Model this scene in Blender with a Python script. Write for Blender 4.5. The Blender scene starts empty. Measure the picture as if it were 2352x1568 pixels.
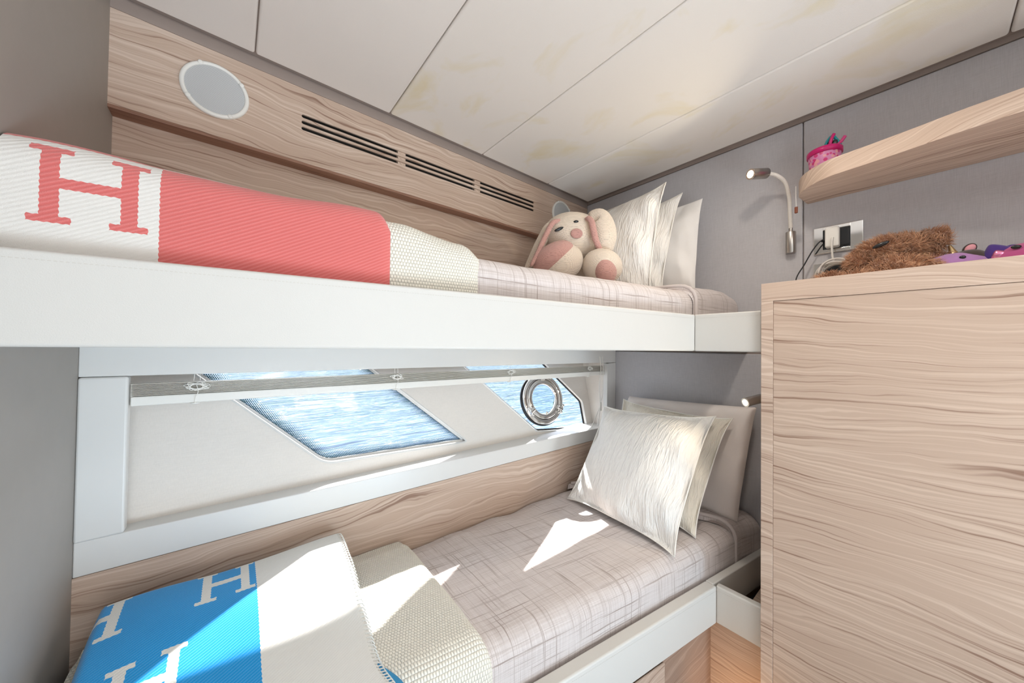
import bpy, bmesh, math, random
from mathutils import Vector, Matrix, noise
from mathutils.geometry import tessellate_polygon
random.seed(7)
S = bpy.context.scene
COL = S.collection
PI = math.pi

# ------------------------------------------------------------------ camera
# world frame: camera at the origin, X along the berths towards the head wall, Y towards the hull, Z up; floor at z = -1.25
FPX = 778.74
A0, PIT, ROL = math.radians(50.5326), math.radians(0.817), math.radians(0.702)
_w = Vector((math.cos(A0)*math.cos(PIT), math.sin(A0)*math.cos(PIT), math.sin(PIT)))
_r = Vector((math.sin(A0), -math.cos(A0), 0))
_u = _r.cross(_w)
R2 = _r*math.cos(ROL) + _u*math.sin(ROL)
U2 = -_r*math.sin(ROL) + _u*math.cos(ROL)
cam_d = bpy.data.cameras.new('camera'); cam = bpy.data.objects.new('camera', cam_d); COL.objects.link(cam)
cam_d.sensor_width = 36; cam_d.lens = 36*FPX/2352; cam_d.clip_start = 0.01; cam_d.clip_end = 2000
cam.matrix_world = Matrix(((R2.x, U2.x, -_w.x, 0), (R2.y, U2.y, -_w.y, 0), (R2.z, U2.z, -_w.z, 0), (0, 0, 0, 1)))
S.camera = cam

# ------------------------------------------------------------------ view, world, sun, lights
S.view_settings.view_transform = 'Standard'; S.view_settings.look = 'None'
S.view_settings.gamma = 1; S.view_settings.use_curve_mapping = False
S.view_settings.exposure = 0.53
W = bpy.data.worlds.new('sky'); S.world = W; W.use_nodes = True
nt = W.node_tree; nt.nodes.clear()
def wn(t, **k):
    n = nt.nodes.new(t)
    for a, b in k.items(): setattr(n, a, b)
    return n
tc = wn('ShaderNodeTexCoord'); mp = wn('ShaderNodeMapping'); mp.inputs['Scale'].default_value = (1, 1, 2.6)
nz = wn('ShaderNodeTexNoise'); nz.inputs['Scale'].default_value = 2.4; nz.inputs['Detail'].default_value = 6
cr = wn('ShaderNodeValToRGB'); cr.color_ramp.elements[0].position = .38; cr.color_ramp.elements[0].color = (.72, .80, .95, 1)
cr.color_ramp.elements[1].position = .60; cr.color_ramp.elements[1].color = (.95, .97, 1, 1)
bg = wn('ShaderNodeBackground'); bg.inputs['Strength'].default_value = 2.7
wo = wn('ShaderNodeOutputWorld')
nt.links.new(tc.outputs['Generated'], mp.inputs['Vector']); nt.links.new(mp.outputs['Vector'], nz.inputs['Vector'])
nt.links.new(nz.outputs['Fac'], cr.inputs['Fac']); nt.links.new(cr.outputs['Color'], bg.inputs['Color'])
nt.links.new(bg.outputs['Background'], wo.inputs['Surface'])

def light(name, kind, loc, d, energy, color, size=None, size_y=None, angle=None, spread=None):
    L = bpy.data.lights.new(name, kind); L.energy = energy; L.color = color
    if size: L.size = size
    if size_y: L.shape = 'RECTANGLE'; L.size_y = size_y
    if angle is not None: L.angle = angle
    if spread is not None: L.spread = spread
    o = bpy.data.objects.new(name, L); COL.objects.link(o); o.location = loc
    o.rotation_euler = Vector(d).to_track_quat('-Z', 'Y').to_euler()
    return o
light('sun', 'SUN', (0, 6, 6), (-.12, -.83, -1), 9.5, (1, .97, .93), angle=math.radians(.6))
light('camera_side_fill', 'AREA', (.25, -1.45, .1), (.12, 1, .12), 4, (.86, .94, 1), .9, 1.6)  # added soft light from behind the camera; no door is built there
light('left_wall_fill', 'AREA', (.95, -1.0, -1.0), (-1, .9, .45), 13, (.58, .81, 1), .5, .5)  # added blue fill for the left wall and lower bunk
light('upward_fill', 'AREA', (.05, -.85, -.72), (-.12, .45, 1), 14.5, (.92, .96, 1), 1.0, .8)  # added light aimed up to brighten the ceiling; no opposite berth is built
light('upper_left_fill', 'AREA', (-.10, -1.25, .35), (.02, 1, .52), 2.0, (.94, .97, 1), .3, .3, spread=math.radians(90))  # added fill for the upper left ceiling and wood; there is no hatch
light('ceiling_area_light', 'AREA', (1.05, .245, .878), (.05, .1, -1), 2, (1, .90, .78), .07, .07, spread=math.radians(150))
light('ceiling_area_light', 'AREA', (.5, -.75, .878), (0, 0, -1), 4, (1, .95, .90), .5, .5)  # added wide fill at the ceiling behind the camera, unseen
light('courtesy_light', 'AREA', (1.14, .36, -1.16), (1, -.05, .1), .16, (1, .62, .32), .06, .06)

# ------------------------------------------------------------------ node materials
MATS = {}
class NT:
    def __init__(s, name):
        s.m = bpy.data.materials.new(name); s.m.use_nodes = True; s.t = s.m.node_tree
        s.b = s.t.nodes['Principled BSDF']; s.o = s.t.nodes['Material Output']
        MATS[name] = s.m
    def n(s, t, **k):
        x = s.t.nodes.new(t)
        for a, b in k.items(): setattr(x, a, b)
        return x
    def l(s, a, b): s.t.links.new(a, b)
    def val(s, sock, v):
        if hasattr(v, 'is_linked'): s.l(v, sock)
        else: sock.default_value = v
    def math(s, op, a, b=0.0, c=0.0):
        x = s.n('ShaderNodeMath', operation=op)
        s.val(x.inputs[0], a); s.val(x.inputs[1], b)
        if op in ('MULTIPLY_ADD', 'SMOOTH_MIN'): s.val(x.inputs[2], c)
        return x.outputs[0]
    def coords(s, kind='Object', scale=(1, 1, 1), rot=(0, 0, 0), src=None):
        m = s.n('ShaderNodeMapping'); m.inputs['Scale'].default_value = scale; m.inputs['Rotation'].default_value = rot
        s.l(src if src is not None else s.n('ShaderNodeTexCoord').outputs[kind], m.inputs['Vector']); return m.outputs['Vector']
    def noise(s, vec, scale=5, detail=3, rough=.5, dist=0):
        x = s.n('ShaderNodeTexNoise'); x.inputs['Scale'].default_value = scale; x.inputs['Detail'].default_value = detail
        x.inputs['Roughness'].default_value = rough; x.inputs['Distortion'].default_value = dist
        s.l(vec, x.inputs['Vector']); return x.outputs['Fac']
    def ramp(s, fac, stops):
        x = s.n('ShaderNodeValToRGB'); e = x.color_ramp.elements
        while len(e) < len(stops): e.new(.5)
        for q, (p, c) in zip(e, stops):
            q.position = p; q.color = (*c, 1) if len(c) == 3 else c
        s.val(x.inputs['Fac'], fac); return x.outputs['Color']
    def mix(s, fac, a, b, mode='MIX'):
        x = s.n('ShaderNodeMix', data_type='RGBA', blend_type=mode)
        s.val(x.inputs[0], fac)
        for i, v in ((6, a), (7, b)):
            if isinstance(v, tuple): v = (*v, 1) if len(v) == 3 else v
            s.val(x.inputs[i], v)
        return x.outputs[2]
    def bump(s, h, strength=.3, dist=.002, normal=None):
        x = s.n('ShaderNodeBump'); x.inputs['Strength'].default_value = strength; x.inputs['Distance'].default_value = dist
        s.l(h, x.inputs['Height'])
        if normal is not None: s.l(normal, x.inputs['Normal'])
        s.l(x.outputs['Normal'], s.b.inputs['Normal']); return x.outputs['Normal']
    def set(s, color=None, rough=None, metal=None, spec=None, sheen=None, coat=None):
        if color is not None: s.val(s.b.inputs['Base Color'], (*color, 1) if isinstance(color, tuple) and len(color) == 3 else color)
        if rough is not None: s.val(s.b.inputs['Roughness'], rough)
        if metal is not None: s.b.inputs['Metallic'].default_value = metal
        if spec is not None: s.b.inputs['Specular IOR Level'].default_value = spec
        if sheen is not None: s.b.inputs['Sheen Weight'].default_value = sheen
        if coat is not None: s.b.inputs['Coat Weight'].default_value = coat
        return s.m

def srgb(r, g, b):
    f = lambda c: (c/255/12.92) if c/255 <= .04045 else ((c/255+.055)/1.055)**2.4
    return (f(r), f(g), f(b))

def plain(name, color, rough=.5, metal=0, spec=.5, noise_amt=.04, nscale=30, bump=0, sheen=None):
    t = NT(name); v = t.coords()
    n = t.noise(v, nscale, 4)
    c = t.mix(n, tuple(x*(1-noise_amt) for x in color), tuple(min(1, x*(1+noise_amt)) for x in color))
    t.set(c, rough, metal, spec, sheen)
    if bump: t.bump(t.noise(v, nscale*6, 3), bump, .0008)
    return t.m

def wood(name, axis, light_=(214, 194, 178), mid=(196, 172, 154), dark=(146, 117, 100), ring=1.0, seed=0.0):
    """limed oak: long wavy grain lines along one axis"""
    t = NT(name)
    add = t.n('ShaderNodeVectorMath', operation='ADD'); t.l(t.n('ShaderNodeTexCoord').outputs['Object'], add.inputs[0]); add.inputs[1].default_value = (seed, seed*1.7, seed*.6)
    src = add.outputs[0]
    sc = lambda al, ac: tuple(al if i == axis else ac for i in range(3))
    w1 = t.math('SUBTRACT', t.noise(t.coords(scale=sc(1.6*ring, 4.5), src=src), 1, 3, .5), .5)
    w2 = t.math('SUBTRACT', t.noise(t.coords(scale=sc(11, 20), src=src), 1, 2, .5), .5)
    off = t.math('ADD', t.math('MULTIPLY', w1, .17), t.math('MULTIPLY', w2, .010))
    sep = t.n('ShaderNodeSeparateXYZ'); t.l(src, sep.inputs[0]); cmb = t.n('ShaderNodeCombineXYZ')
    ac = [i for i in range(3) if i != axis]
    t.l(sep.outputs[axis], cmb.inputs[axis])
    t.l(t.math('ADD', t.math('ADD', sep.outputs[ac[0]], sep.outputs[ac[1]]), off), cmb.inputs[ac[0]])
    wv = cmb.outputs[0]
    med = t.noise(t.coords(scale=sc(1.6, 150), src=wv), 1, 2, .5)
    fine = t.noise(t.coords(scale=sc(5, 400), src=wv), 1, 2, .6)
    big = t.noise(t.coords(scale=sc(1.4, 22), src=wv), 1, 3, .5)
    a = t.math('ADD', t.math('MULTIPLY', med, .70), t.math('MULTIPLY', fine, .16))
    a = t.math('ADD', a, t.math('MULTIPLY', big, .30))                               # mean about .58
    col = t.ramp(a, [(.42, srgb(*dark)), (.51, srgb(*mid)), (.58, srgb(*mid)), (.70, srgb(*light_))])
    t.set(col, .55, spec=.3)
    t.bump(a, .3, .0015)
    return t.m

WOOD_X = wood('limed_oak_along_x', 0)
WOOD_Y = wood('limed_oak_along_y', 1, light_=(216, 195, 178), mid=(199, 175, 157), seed=3.1)
WOOD_YB = wood('limed_oak_door', 1, light_=(212, 190, 172), mid=(196, 172, 154), ring=.8, seed=8.3)
WOOD_LEDGE = wood('brown_oak_edge', 0, light_=(160, 124, 104), mid=(146, 110, 92), dark=(122, 90, 74))

def leather(name, color, rough=.42, bumpy=.22, stain=None):
    t = NT(name); v = t.coords()
    x = t.n('ShaderNodeTexVoronoi'); x.inputs['Scale'].default_value = 620; t.l(v, x.inputs['Vector'])
    c = t.mix(t.noise(v, 3, 3), tuple(q*.97 for q in color), color)
    if stain:
        m = t.noise(t.coords(scale=(3.4, 2.2, 1)), 1.5, 4, .55, .6)
        k = t.ramp(m, [(.54, (0, 0, 0)), (.74, (1, 1, 1))])
        c = t.mix(t.math('MULTIPLY', k, stain), c, srgb(222, 204, 140))
    t.set(c, rough, spec=.4)
    t.bump(x.outputs['Distance'], bumpy, .0006)
    return t.m
LEATHER = leather('white_leather', srgb(214, 212, 207))
CEIL_PAD = leather('cream_padded_leather', srgb(238, 232, 226), .6, .3)
CEIL_STAIN = leather('cream_padded_leather_stained', srgb(238, 232, 225), .6, .3, .55)
WHITE = plain('white_satin_paint', srgb(222, 221, 218), .32, noise_amt=.01)
TRIM = plain('taupe_trim', srgb(158, 144, 136), .45)
TAUPE = plain('taupe_wall', srgb(160, 155, 149), .55)
DARK = plain('slot_shade_black', (.015, .012, .008), .8)  # near-black standing in for the shade inside slots
STITCH = plain('stitch_thread', srgb(200, 196, 188), .7)

def fabric(name, color, contrast=.10, scale=900, bumpy=.35):
    t = NT(name)
    a = t.noise(t.coords(scale=(30, 30, scale)), 1, 2, .6); b = t.noise(t.coords(scale=(scale, scale, 30)), 1, 2, .6)
    m = t.math('MULTIPLY', t.math('ADD', a, b), .5)
    big = t.noise(t.coords(scale=(3, 3, 3)), 1, 4)
    lo = tuple(x*(1-contrast) for x in color); hi = tuple(min(1, x*(1+contrast)) for x in color)
    c = t.mix(t.ramp(m, [(.36, (0, 0, 0)), (.64, (1, 1, 1))]), lo, hi)
    t.set(c, .85, spec=.2, sheen=.15); t.bump(m, bumpy, .0008)
    return t.m
WALLCLOTH = fabric('grey_wall_fabric', srgb(193, 191, 194), .08)
LINING = fabric('cream_lining_cloth', srgb(232, 226, 219), .03, 500, .2)

def linen(name, base, dark, light_, sx=1.0):
    """crumpled gauze check, on UV in metres"""
    t = NT(name)
    def lines(axis, f, width, seed):
        s = (f, 3.2, 1) if axis == 0 else (3.2, f, 1)
        add = t.n('ShaderNodeVectorMath', operation='ADD'); t.l(t.n('ShaderNodeTexCoord').outputs['UV'], add.inputs[0]); add.inputs[1].default_value = (seed, seed, 0)
        w = t.n('ShaderNodeTexNoise'); w.inputs['Scale'].default_value = 6; t.l(add.outputs[0], w.inputs['Vector'])
        off = t.n('ShaderNodeVectorMath', operation='MULTIPLY_ADD'); t.l(w.outputs['Color'], off.inputs[0]); off.inputs[1].default_value = (.014, .014, 0); t.l(add.outputs[0], off.inputs[2])
        return t.noise(t.coords(scale=s, src=off.outputs[0]), 1, 3, .65)
    a = lines(0, 150, .1, 0); b = lines(1, 150, .1, 4)
    a2 = lines(0, 420, .1, 9); b2 = lines(1, 420, .1, 13)
    k = lambda q: t.ramp(q, [(.31, (1, 1, 1)), (.44, (0, 0, 0))])
    dk = t.math('MAXIMUM', k(a), k(b))
    li = t.math('MULTIPLY', t.ramp(t.math('MULTIPLY', t.math('ADD', a2, b2), .5), [(.4, (0, 0, 0)), (.62, (1, 1, 1))]), .8)
    c = t.mix(t.math('MULTIPLY', li, .9), base, light_)
    c = t.mix(t.math('MULTIPLY', dk, .95), c, dark)
    t.set(c, .9, spec=.15, sheen=.2)
    h = t.math('ADD', t.math('MULTIPLY', t.math('ADD', a, b), 1.0), t.math('MULTIPLY', t.math('ADD', a2, b2), .3))
    t.bump(h, .55, .003)
    return t.m
LINEN = linen('linen_gauze', srgb(202, 191, 187), srgb(160, 145, 138), srgb(228, 221, 219))

def knit(name, color, sx=130, sy=130, hole=.75, strength=.9, dist=.003, obj=False):
    t = NT(name)
    src = t.n('ShaderNodeTexCoord').outputs['Object' if obj else 'UV']
    sep = t.n('ShaderNodeSeparateXYZ'); t.l(src, sep.inputs[0])
    X, Y = (sep.outputs[0], sep.outputs[1]) if not obj else (t.math('ADD', sep.outputs[0], sep.outputs[1]), sep.outputs[2])
    iy = t.math('MULTIPLY', Y, sy)
    sh = t.math('MULTIPLY', t.math('FLOOR', iy), .5)
    ix = t.math('ADD', t.math('MULTIPLY', X, sx), sh)
    a = t.math('ABSOLUTE', t.math('SINE', t.math('MULTIPLY', ix, PI))); b = t.math('ABSOLUTE', t.math('SINE', t.math('MULTIPLY', iy, PI)))
    h = t.math('POWER', t.math('MULTIPLY', a, b), .5)
    c = t.mix(t.ramp(h, [(.0, (0, 0, 0)), (.55, (1, 1, 1))]), tuple(q*hole for q in color), color)
    t.set(c, .9, spec=.15, sheen=.3); t.bump(h, strength, dist)
    return t.m
KNIT = knit('cream_knit', srgb(243, 238, 224), 150, 130, .80)
BUN_KNIT = knit('cream_toy_knit', srgb(238, 222, 204), 150, 190, .70, .9, .002, True)
BUN_PINK = knit('pink_toy_knit', srgb(208, 160, 150), 150, 190, .70, .9, .002, True)

def h_blanket(name, colA, colB, rules, twill=420):
    """wool blanket: colour areas and letter H marks on UV in metres. rules: function(t,u,v) -> mask of colour B"""
    t = NT(name)
    src = t.n('ShaderNodeTexCoord').outputs['UV']
    sep = t.n('ShaderNodeSeparateXYZ'); t.l(src, sep.inputs[0])
    saw = t.math('MULTIPLY', t.math('SINE', t.math('MULTIPLY', t.math('ADD', sep.outputs[0], sep.outputs[1]), 700)), .0005)
    u = t.math('ADD', sep.outputs[0], saw); v = t.math('ADD', sep.outputs[1], saw)
    m = rules(t, u, v)
    diag = t.math('SINE', t.math('MULTIPLY', t.math('SUBTRACT', t.math('MULTIPLY', sep.outputs[0], .55), sep.outputs[1]), twill*2.2))
    fz = t.noise(src, 900, 3, .6); fz2 = t.noise(src, 30, 3, .6)
    lightB = tuple(min(1, x*1.0+.13) for x in colB)
    tw = t.math('MULTIPLY', t.ramp(t.math('MULTIPLY_ADD', diag, .25, fz), [(.35, (0, 0, 0)), (.85, (1, 1, 1))]), .55)
    b = t.mix(tw, colB, lightB)
    a = t.mix(t.math('MULTIPLY', fz2, .5), colA, tuple(x*.93 for x in colA))
    t.set(t.mix(m, a, b), .95, spec=.1, sheen=.35)
    t.bump(t.math('MULTIPLY_ADD', diag, .35, fz), .5, .0012)
    return t.m
def rect(t, u, v, x0, x1, y0, y1):
    g = lambda a, b: t.math('GREATER_THAN', a, b)
    l = lambda a, b: t.math('LESS_THAN', a, b)
    return t.math('MULTIPLY', t.math('MULTIPLY', g(u, x0), l(u, x1)), t.math('MULTIPLY', g(v, y0), l(v, y1)))
def letter_h(t, u, v, x, y, w, h):
    """serifed H with its lower left at x, y"""
    s, sf, o = w*.15, h*.09, w*.10
    rs = [(x+o, x+o+s, y, y+h), (x+w-o-s, x+w-o, y, y+h), (x+o, x+w-o, y+h*.46, y+h*.60)]
    for cx in (x+o+s/2, x+w-o-s/2):
        rs += [(cx-w*.17, cx+w*.17, y, y+sf), (cx-w*.17, cx+w*.17, y+h-sf, y+h)]
    m = None
    for r in rs:
        q = rect(t, u, v, *r); m = q if m is None else t.math('MAXIMUM', m, q)
    return m

CHROME = plain('polished_steel', (.86, .84, .81), .07, 1, noise_amt=.02)
BRUSHED = plain('brushed_nickel', (.50, .47, .44), .28, 1, noise_amt=.05)
BLACKRUB = plain('black_rubber', (.01, .01, .012), .5)
WHITEPL = plain('white_plastic', srgb(236, 234, 228), .35, noise_amt=.01)
COTTON = plain('white_cotton', srgb(240, 236, 232), .85, spec=.2, noise_amt=.02, nscale=200, bump=.2, sheen=.2)
PUTTY = plain('blush_cotton', srgb(240, 231, 226), .85, spec=.2, noise_amt=.02, nscale=200, bump=.2, sheen=.2)

def crinkle(name, color, along=0):
    """seersucker cotton with short vertical puckers, on UV 0..1"""
    t = NT(name)
    uv = t.n('ShaderNodeTexCoord').outputs['UV']
    a = t.noise(t.coords(src=uv, scale=(52, 9, 1)), 1, 2, .5, .8)
    b = t.noise(t.coords(src=uv, scale=(110, 16, 1)), 1, 2, .5, .5)
    h = t.math('ADD', a, t.math('MULTIPLY', b, .35))
    t.set(t.mix(t.ramp(h, [(.50, (0, 0, 0)), (.72, (1, 1, 1))]), tuple(x*.96 for x in color), color), .8, spec=.2, sheen=.2)  # pucker troughs tinted darker: crease shade put into the colour
    t.bump(h, .9, .008)
    return t.m
CRINK = crinkle('white_seersucker', srgb(243, 240, 235))
CRINK2 = crinkle('ivory_seersucker', srgb(238, 231, 217))

# ------------------------------------------------------------------ mesh helpers
class MB:
    def __init__(s): s.v = []; s.f = []; s.uv = {}; s.smooth = set(); s.frit = None
    def add(s, vs, fs, smooth=False, uvs=None):
        o = len(s.v); s.v += [tuple(p) for p in vs]
        for i, f in enumerate(fs):
            if smooth: s.smooth.add(len(s.f))
            s.f.append(tuple(o+j for j in f))
        if uvs:
            for i, c in enumerate(uvs): s.uv[o+i] = c
        return s
    def hexa(s, p):  # 8 corners: bottom 4 ccw, top 4 ccw
        return s.add(p, [(3, 2, 1, 0), (4, 5, 6, 7), (0, 1, 5, 4), (1, 2, 6, 5), (2, 3, 7, 6), (3, 0, 4, 7)])
    def box(s, x0, x1, y0, y1, z0, z1):
        return s.hexa([(x0, y0, z0), (x1, y0, z0), (x1, y1, z0), (x0, y1, z0), (x0, y0, z1), (x1, y0, z1), (x1, y1, z1), (x0, y1, z1)])
    def prism(s, pts, z0, z1):
        n = len(pts)
        vs = [(x, y, z0) for x, y in pts] + [(x, y, z1) for x, y in pts]
        fs = [tuple(range(n-1, -1, -1)), tuple(range(n, 2*n))] + [(i, (i+1) % n, n+(i+1) % n, n+i) for i in range(n)]
        return s.add(vs, fs)
    def grid(s, fn, nu, nv, closeu=False, closev=False, uvf=None, smooth=True, flip=False):
        vs = []; uvs = []
        for i in range(nu):
            for j in range(nv):
                vs.append(fn(i, j)); 
                if uvf: uvs.append(uvf(i, j))
        fs = []
        for i in range(nu if closeu else nu-1):
            for j in range(nv if closev else nv-1):
                a, b, c, d = i*nv+j, ((i+1) % nu)*nv+j, ((i+1) % nu)*nv+(j+1) % nv, i*nv+(j+1) % nv
                fs.append((d, c, b, a) if flip else (a, b, c, d))
        return s.add(vs, fs, smooth, uvs or None)
    def tube(s, pts, r, n=10, closed=False, cap=True):
        pts = [Vector(p) for p in pts]; m = len(pts)
        rr = r if callable(r) else (lambda k: r)
        up = Vector((0, 0, 1)); rings = []
        t0 = None
        for k in range(m):
            a = pts[(k-1) % m] if (closed or k > 0) else pts[k]; b = pts[(k+1) % m] if (closed or k < m-1) else pts[k]
            t = (b-a).normalized()
            if t0 is None:
                nrm = t.orthogonal().normalized()
            else:
                nrm = (nrm - t*nrm.dot(t)).normalized()
            t0 = t; bn = t.cross(nrm)
            rings.append([pts[k] + (nrm*math.cos(2*PI*q/n) + bn*math.sin(2*PI*q/n))*rr(k) for q in range(n)])
        vs = [p for ring in rings for p in ring]
        fs = []
        for k in range(m if closed else m-1):
            for q in range(n):
                a = k*n+q; b = k*n+(q+1) % n; c = ((k+1) % m)*n+(q+1) % n; d = ((k+1) % m)*n+q
                fs.append((a, b, c, d))
        o = len(s.f)
        s.add(vs, fs, True)
        if cap and not closed:
            s.add(rings[0], [tuple(range(n-1, -1, -1))]); s.add(rings[-1], [tuple(range(n))])
        return s
    def blob(s, c, r, rot=None, nu=24, nv=16, fn=None):
        c = Vector(c); M = rot if rot is not None else Matrix.Identity(3)
        vs = [c + M @ Vector((0, 0, -r[2]))]
        for j in range(1, nv):
            ph = -PI/2 + PI*j/nv
            for i in range(nu):
                th = 2*PI*i/nu
                p = Vector((r[0]*math.cos(ph)*math.cos(th), r[1]*math.cos(ph)*math.sin(th), r[2]*math.sin(ph)))
                if fn: p = fn(p)
                vs.append(c + M @ p)
        vs.append(c + M @ Vector((0, 0, r[2])))
        fs = [(0, 1+(i+1) % nu, 1+i) for i in range(nu)]
        for j in range(nv-2):
            for i in range(nu):
                a = 1+j*nu
                fs.append((a+i, a+(i+1) % nu, a+nu+(i+1) % nu, a+nu+i))
        a = 1+(nv-2)*nu; L = len(vs)-1
        fs += [(a+i, a+(i+1) % nu, L) for i in range(nu)]
        return s.add(vs, fs, True)
    def cyl(s, p0, p1, r, n=24, r1=None):
        return s.tube([p0, p1], (lambda k: r if k == 0 else (r1 if r1 is not None else r)), n)
    def build(s, name, mat, parent=None, bevel=0, seg=3, origin=None, kind=None, label=None, subsurf=0):
        if origin is None:
            if parent is not None: origin = parent['_o']
            else:
                xs = [p[0] for p in s.v]; ys = [p[1] for p in s.v]; zs = [p[2] for p in s.v]
                origin = ((min(xs)+max(xs))/2, (min(ys)+max(ys))/2, min(zs))
        ox, oy, oz = origin
        me = bpy.data.meshes.new(name)
        me.from_pydata([(x-ox, y-oy, z-oz) for x, y, z in s.v], [], s.f)
        if s.smooth:
            me.polygons.foreach_set('use_smooth', [i in s.smooth for i in range(len(s.f))])
        if s.uv:
            ul = me.uv_layers.new(name='UVMap')
            for lp in me.loops: ul.data[lp.index].uv = s.uv.get(lp.vertex_index, (0, 0))
        me.materials.append(mat); me.update()
        o = bpy.data.objects.new(name, me); COL.objects.link(o)
        if parent is not None:
            o.parent = parent; po = parent['_o']; o.location = (ox-po[0], oy-po[1], oz-po[2])
        else: o.location = origin
        o['_o'] = [ox, oy, oz]
        if bevel:
            b = o.modifiers.new('bevel', 'BEVEL'); b.width = bevel; b.segments = seg; b.limit_method = 'ANGLE'; b.angle_limit = math.radians(40)
            me.polygons.foreach_set('use_smooth', [True]*len(s.f))
            try:
                me.set_sharp_from_angle(angle=math.radians(40))
            except Exception: pass
            b.harden_normals = False
            wn_ = o.modifiers.new('wn', 'WEIGHTED_NORMAL'); wn_.keep_sharp = False
        if subsurf:
            m = o.modifiers.new('sub', 'SUBSURF'); m.levels = m.render_levels = subsurf
        if kind: o['kind'] = kind
        if label: o['label'] = label
        return o

def thing(name, loc, label=None, cat=None, group=None, kind=None):
    o = bpy.data.objects.new(name, None); COL.objects.link(o); o.location = loc; o['_o'] = list(loc)
    o.empty_display_size = .02
    return tag(o, label, cat, group, kind)
def tag(o, label=None, cat=None, group=None, kind=None):
    for k, v in (('label', label), ('category', cat), ('group', group), ('kind', kind)):
        if v: o[k] = v
    return o

def at(u, v, ax, val):
    """photo pixel -> point on the plane where world axis ax has the value val"""
    d = R2*((u-1176)/FPX) - U2*((v-784)/FPX) + _w
    return d*(val/d[ax])
def at_plane(u, v, n, d0):
    d = R2*((u-1176)/FPX) - U2*((v-784)/FPX) + _w
    return d*(d0/Vector(n).dot(d))
def nz3(x, y, z=0.0): return noise.noise(Vector((x, y, z)))
def sstep(a, b, x):
    t = max(0, min(1, (x-a)/(b-a))); return t*t*(3-2*t)
def spline(pts, n=8, closed=False):
    pts = [Vector(p) for p in pts]; out = []; m = len(pts)
    for k in range(m if closed else m-1):
        g = lambda i: pts[i % m] if closed else pts[max(0, min(m-1, i))]
        p0, p1, p2, p3 = g(k-1), g(k), g(k+1), g(k+2)
        for q in range(n):
            t = q/n
            out.append(.5*((2*p1)+(p2-p0)*t+(2*p0-5*p1+4*p2-p3)*t*t+(3*p1-p0-3*p2+p3)*t**3))
    if not closed: out.append(pts[-1])
    return out

XL, XR = -.262, 1.70          # left wall, head wall
YB = -1.55                    # wall behind the photographer
ZC = .905                     # ceiling slab
YW = 1.34                     # face of the upper wood panel
def yf(x): return 1.185 - .0306*(x+.26)           # face of the white window surround
def lin(x, z): return 1.229 + .228*(z+.457)        # sloping hull lining
def ru(x): return .528 + .158*(1.297-x)          # outer face of the upper rail
def rl(x): return .454 + .160*(1.303-x)          # outer face of the lower rail

# ================================================================== the setting
MB().box(XL-.1, 2.0, YB-.1, 1.9, -1.30, -1.25).build('floor', wood('floor_oak', 1, (190, 165, 145), (176, 150, 130), (140, 112, 94)), kind='structure')
ce = MB().box(XL-.1, 2.0, YB-.1, 1.9, ZC, ZC+.06).build('ceiling', TRIM, kind='structure')
seams = [-.388, .037, .454, .886, 1.321, 1.672]
for i in range(5):
    x0, x1 = seams[i]+.0015, seams[i+1]-.0015
    if i == 0: x0 = XL+.03
    y0, y1 = (-.155 if i == 4 else -.60), 1.312
    MB().box(x0, x1, y0, y1, ZC-.012, ZC+.01).build('ceiling_panel', CEIL_STAIN if i > 1 else CEIL_PAD, ce, bevel=.007, seg=4)
for i in range(5):
    x0, x1 = seams[i]+.0015, seams[i+1]-.0015
    if i == 0: x0 = XL+.03
    MB().box(x0, x1, YB+.02, (-.158 if i == 4 else -.603), ZC-.012, ZC+.01).build('ceiling_panel', CEIL_PAD, ce, bevel=.007, seg=4)
MB().box(XL-.1, XL, YB-.1, 1.42, -1.25, ZC).build('wall_left', TAUPE, kind='structure')
MB().box(XL-.1, 2.0, YB-.1, YB, -1.25, ZC).build('wall_near', TAUPE, kind='structure')

# head wall with upholstered panels
wr = MB().box(XR+.012, 1.90, YB-.1, 1.28, -1.25, ZC).build('wall_right', TRIM, kind='structure')
for (y0, y1, z0, z1) in ((.2975, 1.339, .0, .887), (YB+.02, .2945, .0, .887), (.30, 1.20, -1.24, -.02)):
    MB().box(XR, XR+.02, y0, y1, z0, z1).build('upholstered_panel', WALLCLOTH, wr, bevel=.004)
MB().box(XR-.002, XR+.02, YB+.02, YW, .8885, ZC).build('trim_strip', TRIM, wr)

# hull side, upper part: wood panel with air slots over a recessed wood panel
def holed(mb, outer, holes, place, depth, inner_only=False):
    """flat plate with holes; outline points are 2-D, place(x, z, d) gives the 3-D point at depth d"""
    loops = [outer]+holes
    flat = [p for l in loops for p in l]
    tris = tessellate_polygon([[Vector((x, z, 0)) for x, z in l] for l in loops])
    n = len(flat); f3 = []
    for a, b, c in tris:
        (x0, z0), (x1, z1), (x2, z2) = flat[a], flat[b], flat[c]
        if (x1-x0)*(z2-z0)-(z1-z0)*(x2-x0) < 0: b, c = c, b
        f3.append((a, b, c))
    vs = [place(x, z, 0) for x, z in flat]+[place(x, z, depth) for x, z in flat]
    fs = f3+[(c+n, b+n, a+n) for a, b, c in f3]
    o = 0
    for l in loops:
        m = len(l); area = sum(l[i][0]*l[(i+1) % m][1]-l[(i+1) % m][0]*l[i][1] for i in range(m))
        for i in range(m):
            a, b = o+i, o+(i+1) % m
            outerloop = l is outer
            fs.append((a, a+n, b+n, b) if (area > 0) == True and outerloop or ((area < 0) and not outerloop) else (b, b+n, a+n, a))
        o += m
    mb.add(vs, fs)
wf = thing('wall_far', (.7, YW, .3), kind='structure')
slots = []
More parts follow.
